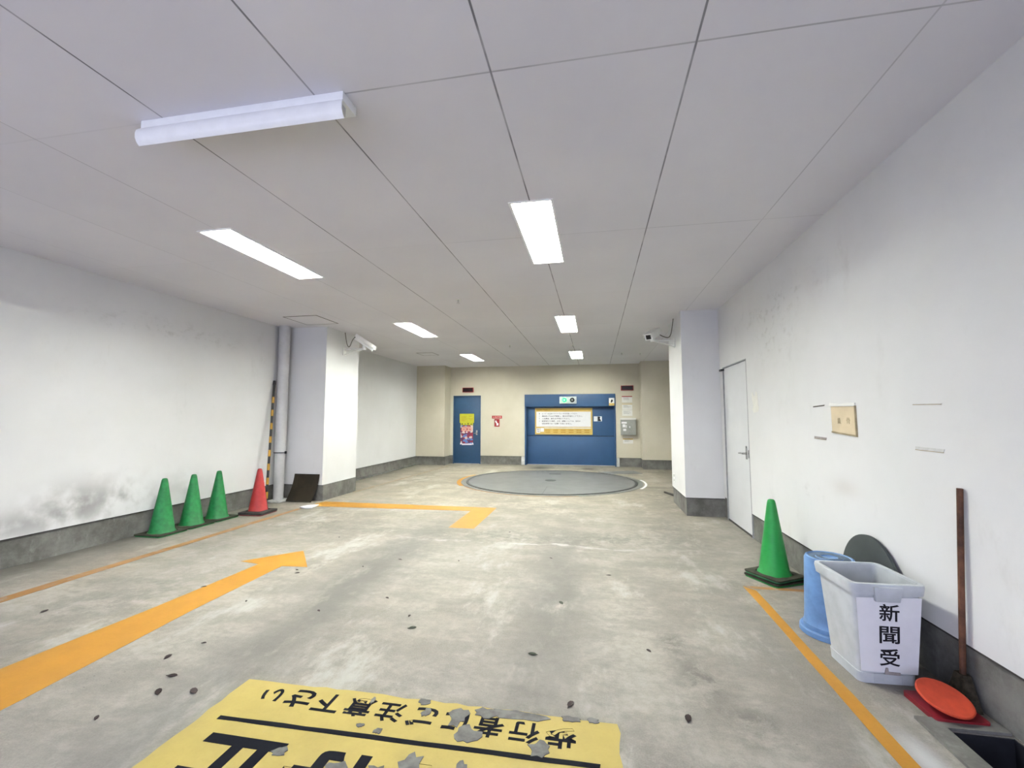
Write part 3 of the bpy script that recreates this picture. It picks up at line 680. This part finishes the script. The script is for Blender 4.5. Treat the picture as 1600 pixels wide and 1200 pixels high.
# yellow caution sheet stuck on the floor, reading from inside
t = thing('caution_floor_sheet', 'large worn yellow caution sheet with dark lettering on the floor', 'floor sign', (-.84, 1.45, 0))
SX0, SX1, SY0, SY1 = -1.755, .08, .75, 2.085
MB().prism(wobble([(SX0, SY0), (SX1, SY0), (SX1, SY1), (SX0, SY1)], .007, .06), 0, .002).build('sheet', 'sheet', t, smooth=0, world=True)
R180 = Matrix.Rotation(PI, 4, 'Z')
def floor_text(txt, wd, ht, cx, cy, bold=0.0):
    mb = fit(text_mb(txt, .2, .0012, bold), wd, ht, 0, 0)
    return mb.xf(Matrix.Translation((cx, cy, .0028)) @ R180)
# a single row of small characters, each a mark of the sheet
row = '歩行者にご注意下さい'; xs0, xs1 = -.09, -1.62
for i, ch in enumerate(row):
    cx = xs0 - .07 - (xs0 - .07 - xs1 - .07) * i / (len(row) - 1) + .0
    wd = {'い': .105, 'に': .11, '下': .13}.get(ch, .128)
    floor_text(ch, wd, .125 if ch not in 'い' else .09, cx, 1.955 + (.004 * i), .02).build('character', 'ink', t, smooth=0, world=True)
MB().prism(wobble([(-1.67, 1.79), (-.0, 1.815), (-.0, 1.84), (-1.67, 1.815)], .002, .1), .002, .0032).build('rule_line', 'ink', t, smooth=0, world=True)
for ch, cx in zip('一時停止', (-.18, -.6, -1.01, -1.43)):
    floor_text(ch, .36, .36 if ch != '一' else .05, cx, 1.535, .03).build('large_character', 'ink', t, smooth=0, world=True)
def blob(cx, cy, rx, ry, seed):
    q = random.Random(seed); n = 15; P = []
    for k in range(n):
        a = 2 * PI * k / n; r = q.uniform(.55, 1.15); P.append((cx + rx * r * math.cos(a), cy + ry * r * math.sin(a)))
    return P
mb = MB()
for i, (cx, cy, rx, ry) in enumerate(((-.36, 2.06, .14, .035), (-.62, 2.0, .05, .07), (-.55, 1.9, .06, .06), (-.24, 1.88, .05, .05), (-.80, 2.07, .035, .03), (-.77, 2.0, .022, .03), (-.50, 2.05, .06, .04), (-.72, 1.69, .06, .09), (-.62, 1.66, .05, .05),
                                      (-.83, 1.65, .05, .03), (-.52, 1.71, .03, .05), (-.93, 1.85, .02, .02), (-1.02, 1.87, .02, .015), (-1.26, 1.67, .035, .03), (-.99, 1.63, .05, .04), (-.45, 1.62, .08, .05), (-1.05, 2.035, .012, .03), (-.13, 2.075, .05, .02), (-.03, 2.085, .03, .02))):
    MB().prism(blob(cx, cy, rx, ry, i), .002, .0042 + .00007 * i).build('worn_patch', 'peel', t, smooth=0, world=True)

# ---------------------------------------------------------------- signs on the far wall
def board(name, label, cat, X, Z, wd, ht, mat, y=YF, th=.006, group=None):
    t = thing(name, label, cat, (X, y, Z), group=group)
    MB().box(-wd / 2, wd / 2, -th, 0, -ht / 2, ht / 2).build('board', mat, t, smooth=0)
    return t
def put(t, name, mb, mat, th=.006, lift=.0004): return mb.xf(Matrix.Translation((0, -th - lift, 0)) @ Matrix(((1, 0, 0, 0), (0, 0, -1, 0), (0, 1, 0, 0), (0, 0, 0, 1)))).build(name, mat, t, smooth=0)
def rect(x0, x1, y0, y1, th=.001): return MB().box(x0, x1, y0, y1, 0, th)
def bars(rows, th=.001):
    mb = MB()
    for x0, x1, y0, y1 in rows: mb.box(x0, x1, y0, y1, 0, th)
    return mb

for X, lab in ((-3.70, 'black display panel with dark red rim above the blue door'), (.885, 'black display panel with dark red rim right of the parking gate')):
    t = thing('display_panel', lab, 'display', (X, YF, 2.17), group='dark display panels on the back wall')
    MB().box(-.17, .17, -.03, 0, -.07, .07).build('frame', 'redprint', t, bevel=.004)
    MB().box(-.15, .15, -.033, -.029, -.055, .055).build('screen', 'display', t)

# instruction board on the gate
GY = YF + .13
t = board('instruction_board', 'gold framed white instruction board on the blue parking gate', 'sign', -.897, 1.245, 1.64, .76, 'gold', GY, .012)
put(t, 'white_field', rect(-.78, .775, -.155, .275), 'paper', .012)
put(t, 'heading', fit(text_mb('駐車場ご利用の方へ', .08, .001, .01), .46, .055, -.545, .326), 'goldink', .012)
lines = [('1', 'エンジンを止めてサイドブレーキを確認して下さい。', 1.02), ('2', '運転者以外は必ず降車し、車内の確認をして下さい。', 1.16), ('3', '入出庫後、扉を必ず閉めて下さい。', .80), ('4', '駐車場内での事故、火災、盗難については、当社は', 1.10), ('', '当駐車場では一切責任を負いません。', .86)]
for k, (nn, s, wd) in enumerate(lines):
    yy = .218 - .071 * k
    if nn: put(t, 'line_number', fit(text_mb(nn, .05, .001, .01), .016, .036, -.69, yy), 'ink2', .0132)
    put(t, 'text_line', fit(text_mb(s, .05, .001, .012), wd, .042, -.62 + wd / 2, yy), 'ink2', .0132)
put(t, 'white_cell', bars([(-.78, -.67, -.33, -.2), (-.66, -.56, -.30, -.19)]), 'paper', .012)
put(t, 'cell_text', fit(text_mb('車両', .04, .001, .01), .075, .035, -.725, -.235), 'ink2', .0132)
put(t, 'cell_text', fit(text_mb('制限', .04, .001, .01), .075, .035, -.725, -.29), 'ink2', .0132)
for k in range(6):
    for y in (-.265, -.32): put(t, 'table_bar', bars([(-.52 + .222 * k, -.38 + .222 * k, y, y + .02)]), 'goldink', .012)
put(t, 'table_header', bars([(-.55, .775, -.205, -.175)]), 'note', .012, .0002)

# green traffic signal on the lintel
t = thing('signal_light', 'white two lens signal box with a glowing green lamp on the lintel', 'signal light', (-.75, YF - .03, 1.845))
MB().box(-.24, .24, -.06, 0, -.1, .1).build('housing', 'bin', t, bevel=.006)
for dx, m, nm in ((-.10, 'lampgreen', 'green_lens'), (.12, 'black', 'dark_lens')):
    MB().lathe([(0, .03), (.03, .027), (.052, .016), (.066, 0)], n=28).xf(Matrix.Translation((dx, -.0605, 0)) @ Matrix.Rotation(PI / 2, 4, 'X')).build(nm, m, t)
MB().lathe([(0, .033), (.012, .032), (.016, .0305)], n=20).xf(Matrix.Translation((-.10, -.0605, 0)) @ Matrix.Rotation(PI / 2, 4, 'X')).build('glowing_core', 'lampcore', t)
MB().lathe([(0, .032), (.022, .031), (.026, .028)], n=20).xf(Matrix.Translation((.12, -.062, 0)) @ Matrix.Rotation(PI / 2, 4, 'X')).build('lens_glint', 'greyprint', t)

t = board('gate_sticker', 'white and amber sticker at the right end of the gate lintel', 'sticker', .458, 1.79, .15, .215, 'note', YF - .03, .003)
put(t, 'amber_band', rect(-.075, .075, -.107, -.04), 'gold', .003); put(t, 'mark', bars([(-.02, .03, .0, .06), (-.03, .01, -.02, .01)]), 'ink2', .003)
t = board('gate_sticker', 'plain white sticker just right of the instruction board', 'sticker', .01, 1.315, .10, .14, 'paper', GY, .003)
t = board('gate_sticker', 'black and white sticker right of the plain white one', 'sticker', .125, 1.315, .12, .14, 'paper', GY, .003)
put(t, 'black_figure', MB().prism([(-.055, -.065), (-.055, .065), (.0, .065), (.02, .03), (.0, .01), (.03, -.03), (.04, -.065)], 0, .001), 'ink2', .003)

# notices beside the gate
specs = [('white notice with a dark red header strip below the right display', .875, 1.86, .28, .175, 'redprint', (.062, .0875)),
         ('white notice with thin gold edge, second one below the right display', .875, 1.645, .275, .16, 'gold', (.068, .08)),
         ('square white notice directly above the grey control box', .875, 1.478, .28, .16, None, None),
         ('white notice with yellow header below the grey control box', .88, .705, .27, .135, 'gold', (.04, .0675))]
for lab, X, Z, wd, ht, hc, hz in specs:
    t = board('paper_notice', lab, 'notice', X, Z, wd, ht, 'note', YF, .003, group='white paper notices beside the gate')
    if hc: put(t, 'header', rect(-wd / 2, wd / 2, *hz), hc, .003)
    q = random.Random(int(Z * 100)); put(t, 'print', bars([(-wd * .36, q.uniform(.0, wd * .38), z, z + .007) for z in [ht * (.25 - .13 * k) for k in range(4)]]), 'greyprint', .003)
t = thing('control_box', 'grey steel control box on the back wall right of the gate', 'control box', (.89, YF, 1.085))
MB().box(-.205, .205, -.12, 0, -.21, .205).build('cabinet', 'boxgrey', t, bevel=.006)
MB().box(.0, .19, -.124, -.12, -.195, .19).build('door', 'boxgrey', t, bevel=.001)
MB().box(.02, .05, -.135, -.124, -.03, .03).build('latch', 'chrome', t, bevel=.003)
MB().box(-.21, .21, -.125, 0, .21, .255).build('top_strip', 'note', t)
put(t, 'label', bars([(-.18, -.04, .1, .15), (-.155, -.08, .0, .08), (-.07, -.045, -.01, .06), (-.14, -.06, -.1, -.04)]), 'paper', .12)

# red signs between door and gate
t = board('fire_sign', 'faded red and pink wide sign between the blue door and gate', 'sign', -2.82, 1.365, .30, .085, 'redprint', YF, .004)
put(t, 'writing', fit(text_mb('火気厳禁', .05, .001, .02), .25, .055, 0, 0), 'pink', .004)
t = board('no_smoking_sign', 'small dark red sign with white figure below the wide red sign', 'sign', -2.82, 1.20, .155, .225, 'redprint', YF, .004)
put(t, 'figure', MB().prism([(-.055, .06), (-.02, .07), (.01, .0), (.05, -.02), (.04, -.08), (-.02, -.075), (-.01, -.03), (-.05, .02)], 0, .001), 'paper', .004)

# on the blue door
DY = YF + .01
t = board('yellow_door_sign', 'bright yellow sign with small print on the blue door', 'sign', -3.735, 1.33, .44, .27, 'lemon', DY, .003)
put(t, 'print', bars([(-.17, .0, .05, .058), (.06, .17, .06, .07), (-.17, -.02, .02, .028), (-.17, .02, -.02, -.012), (.05, .18, -.01, .0), (-.16, .0, -.05, -.042), (.08, .17, -.05, -.04), (-.16, -.05, -.08, -.072)]), 'goldink', .003)
for k, ch in enumerate('立入禁止'):
    put(t, 'character', fit(text_mb(ch, .06, .001, .03), .055, .055, -.145 + .095 * k, -.165), 'ink2', .003)
MB().box(-.19, .19, -.0028, 0, -.2, -.135).build('lower_strip', 'lemon', t, smooth=0)
n = N('poster_print', 0.5); n.pos(True)
v = n.t.nodes.new('ShaderNodeTexVoronoi'); n.link(n._p, v.inputs['Vector']); v.inputs['Scale'].default_value = 14
f = n.noise(9, 4, .6); c = n.mix(n.ramp(f, .42, .5), (0.02, 0.03, 0.13), (0.28, 0.02, 0.05)); sp = n.t.nodes.new('ShaderNodeSeparateColor'); n.link(v.outputs['Color'], sp.inputs[0])
c = n.mix(n.ramp(sp.outputs[0], .72, .74), c, (0.10, 0.22, 0.55)); c = n.mix(n.ramp(sp.outputs[1], .82, .84), c, (0.70, 0.55, 0.50)); n.color(c)
t = thing('poster', 'dark blue and red poster below the yellow sign on the blue door', 'poster', (-3.735, DY, .845))
MB().box(-.19, .19, -.003, 0, -.27, .28).build('sheet', n.m, t, smooth=0)
put(t, 'title', MB().prism([(-.16, .13), (-.15, .23), (-.05, .25), (.1, .24), (.16, .20), (.15, .12), (.06, .10), (-.04, .12), (-.1, .09)], 0, .001), 'pink', .003)
put(t, 'title_lines', bars([(-.12, .1, .205, .215), (-.13, -.05, .15, .165), (-.02, .04, .15, .18), (.07, .12, .15, .17)]), 'redprint', .0042)
put(t, 'bottom_band', MB().prism([(-.15, -.30), (.16, -.295), (.16, -.255), (-.15, -.26)], 0, .001), 'paper', .003)
put(t, 'white_corners', MB().prism([(-.2, -.285), (-.17, -.285), (-.15, -.23), (-.2, -.24)], 0, .001).prism([(.17, -.29), (.21, -.29), (.2, -.24), (.17, -.22)], 0, .001).prism([(-.03, .06), (.03, .065), (.02, .095), (-.02, .095)], 0, .001), 'paper', .003)

# ---------------------------------------------------------------- right wall bits
def wallthing(name, label, cat, y, z, group=None): return thing(name, label, cat, (XR, y, z), group=group)
def wput(t, nm, mb, mat, lift=.0, bevel=0): return mb.xf(Matrix(((0, 0, -1, -lift), (-1, 0, 0, 0), (0, 1, 0, 0), (0, 0, 0, 1)))).build(nm, mat, t, smooth=0, bevel=bevel)
t = wallthing('tan_wall_notice', 'faded tan paper notice with two characters on the right wall', 'notice', 3.455, 1.325)
wput(t, 'sheet', MB().prism([(-.155, -.09), (.155, -.11), (.15, .085), (-.16, .09)], 0, .004), 'tan')
wput(t, 'edge', MB().prism([(-.155, -.098), (.157, -.118), (.157, -.108), (-.155, -.088)], 0, .010).prism([(.147, -.11), (.158, -.11), (.155, .09), (.146, .09)], 0, .010), 'tanink')
wput(t, 'torn_top', MB().prism([(-.18, .092), (.15, .088), (.15, .108), (.06, .112), (-.02, .106), (-.165, .118)], 0, .009), 'housing')
for ch, cx in (('鉄', -.055), ('骨', .06)): wput(t, 'character', fit(text_mb('■', .05, .001), .001, .001, cx, 0) if False else fit(text_mb(ch, .05, .001, -.004), .042, .042, cx, -.012), 'tanink', .005)
t = tag(wput(None, 'filler_patch', MB().prism([(-.10, .10), (-.07, .12), (-.04, .07), (.0, .07), (.03, .12), (.07, .10), (.08, -.02), (.10, -.05), (.08, -.10), (-.06, -.11), (-.10, -.07), (-.06, -.03), (-.09, .03)], 0, .002), 'residue'), 'small pale patch of filler on the wall right of the white door', 'patch')
t.location = (XR, 5.17, 1.50)
for lab, y, z, wd, ht, tilt, m in (('dark scrap of tape left of the top of the tan notice', 3.80, 1.424, .17, .009, .04, 'cable'), ('brownish scrap of tape left of the bottom of the tan notice', 3.80, 1.18, .18, .016, -.02, 'tape'),
                                 ('thin torn tape line high on the wall above the broom, right of the tan notice', 2.665, 1.405, .20, .004, -.02, 'tapew'), ('pair of tape strips on the wall below the thin torn line', 2.67, 1.170, .195, .016, -.01, 'tapew')):
    t = wallthing('tape_scrap', lab, 'tape', y, z, 'old tape scraps on the right wall')
    mb = MB().prism([(-wd / 2, -ht / 2), (wd / 2, -ht / 2), (wd / 2 + .008, ht / 2), (-wd / 2, ht / 2)], 0, .0025).xf(Matrix.Rotation(tilt, 4, 'Z')); wput(t, 'tape', mb, m)
    if m != 'cable': wput(t, 'torn_edge', MB().prism([(-wd / 2, -ht / 2 - .003), (wd / 2, -ht / 2 - .003), (wd / 2, -ht / 2), (-wd / 2, -ht / 2)], 0, .004).xf(Matrix.Rotation(tilt, 4, 'Z')), 'tanink')

# ---------------------------------------------------------------- fallen leaves
big = {(-2.365, 2.183): 'upper of two dark leaves left of the yellow sheet corner, beside the arrow', (-2.168, 2.032): 'dark leaf just left of the far corner of the yellow sheet',
       (-2.11, 1.907): 'dark rounded leaf lowest and closest to the left edge of the yellow sheet', (-1.946, 1.943): 'reddish black leaf nearest the yellow sheet left edge',
       (-1.16, 2.755): 'dark green leaf on the bare concrete in the middle of the drive', (-.369, 2.585): 'dark green leaf on the concrete halfway between sheet and turntable tracks',
       (-.131, 2.181): 'small dark leaf just beyond the far right corner of the yellow sheet', (.387, 2.18): 'dark leaf alone on the floor right of the yellow sheet', (-3.755, 2.514): 'dark leaf between the orange arrow and the left orange line',
       (-.261, 3.311): 'dark green leaf in the right tyre track'}
small = {(-2.519, 2.921): 'tiny leaf speck a hand right of the orange arrow shaft', (-2.07, 3.77): 'tiny leaf speck to the right of the orange arrow head tip', (.097, 3.948): 'tiny leaf speck level with the stacked cones, right of the right tyre track',
         (-1.251, 2.914): 'tiny leaf speck just left of and beyond the lone green leaf', (-1.902, 2.873): 'tiny leaf speck in the left tyre track beyond the sheet', (-1.273, 4.084): 'tiny leaf speck in mid drive nearer than the L shaped line end',
         (-.434, 4.319): 'tiny leaf speck far along the right tyre track', (.282, 2.743): 'tiny leaf speck beside the dark floor stain left of the bins', (-2.84, 4.63): 'tiny leaf speck beyond the orange arrow head, before the L shaped line',
         (-2.54, 3.515): 'nearer of two tiny leaf specks under the right barb of the arrow', (-1.83, 4.018): 'tiny leaf speck in the far part of the left tyre track', (-1.537, 3.164): 'tiny leaf speck between the two tyre tracks, nearest the left one',
         (-2.6, 3.586): 'further of two tiny leaf specks under the right barb of the arrow', (-3.06, 3.1): 'tiny leaf speck on the left edge of the orange arrow shaft', (-2.2, 1.70): 'tiny leaf speck nearest the bottom frame edge, left of the yellow sheet',
         (-2.3, 2.35): 'tiny leaf speck furthest of the cluster left of the yellow sheet', (-1.0, 5.2): 'tiny leaf speck right of the end of the L shaped line'}
pts = list(big) + list(small)
for i, p in enumerate(pts):
    q = random.Random(i + 3); L = (q.uniform(.022, .03) if p in big else q.uniform(.012, .018)); mb = MB(); a = q.uniform(0, PI)
    P = [(L, 0), (L * .6, L * .4), (0, L * .55), (-L * .6, L * .42), (-L, .1 * L), (-L * 1.35, 0), (-L, -.1 * L), (-L * .6, -L * .42), (0, -L * .5), (L * .6, -L * .38)]
    top = [(x * math.cos(a) - y * math.sin(a), x * math.sin(a) + y * math.cos(a), .003 + 6 * (x * x) * .8 * (q.random()) + abs(y) * .3) for x, y in P]
    mb.loft([[(x, y, z - .002) for x, y, z in top], top])
    o = mb.build('fallen_leaf', 'leafg' if 'green' in big.get(p, '') else 'leaf', None); o.location = (p[0], p[1], 0)
    tag(o, big.get(p) or small[p], 'leaf', 'dried leaves scattered on the drive')
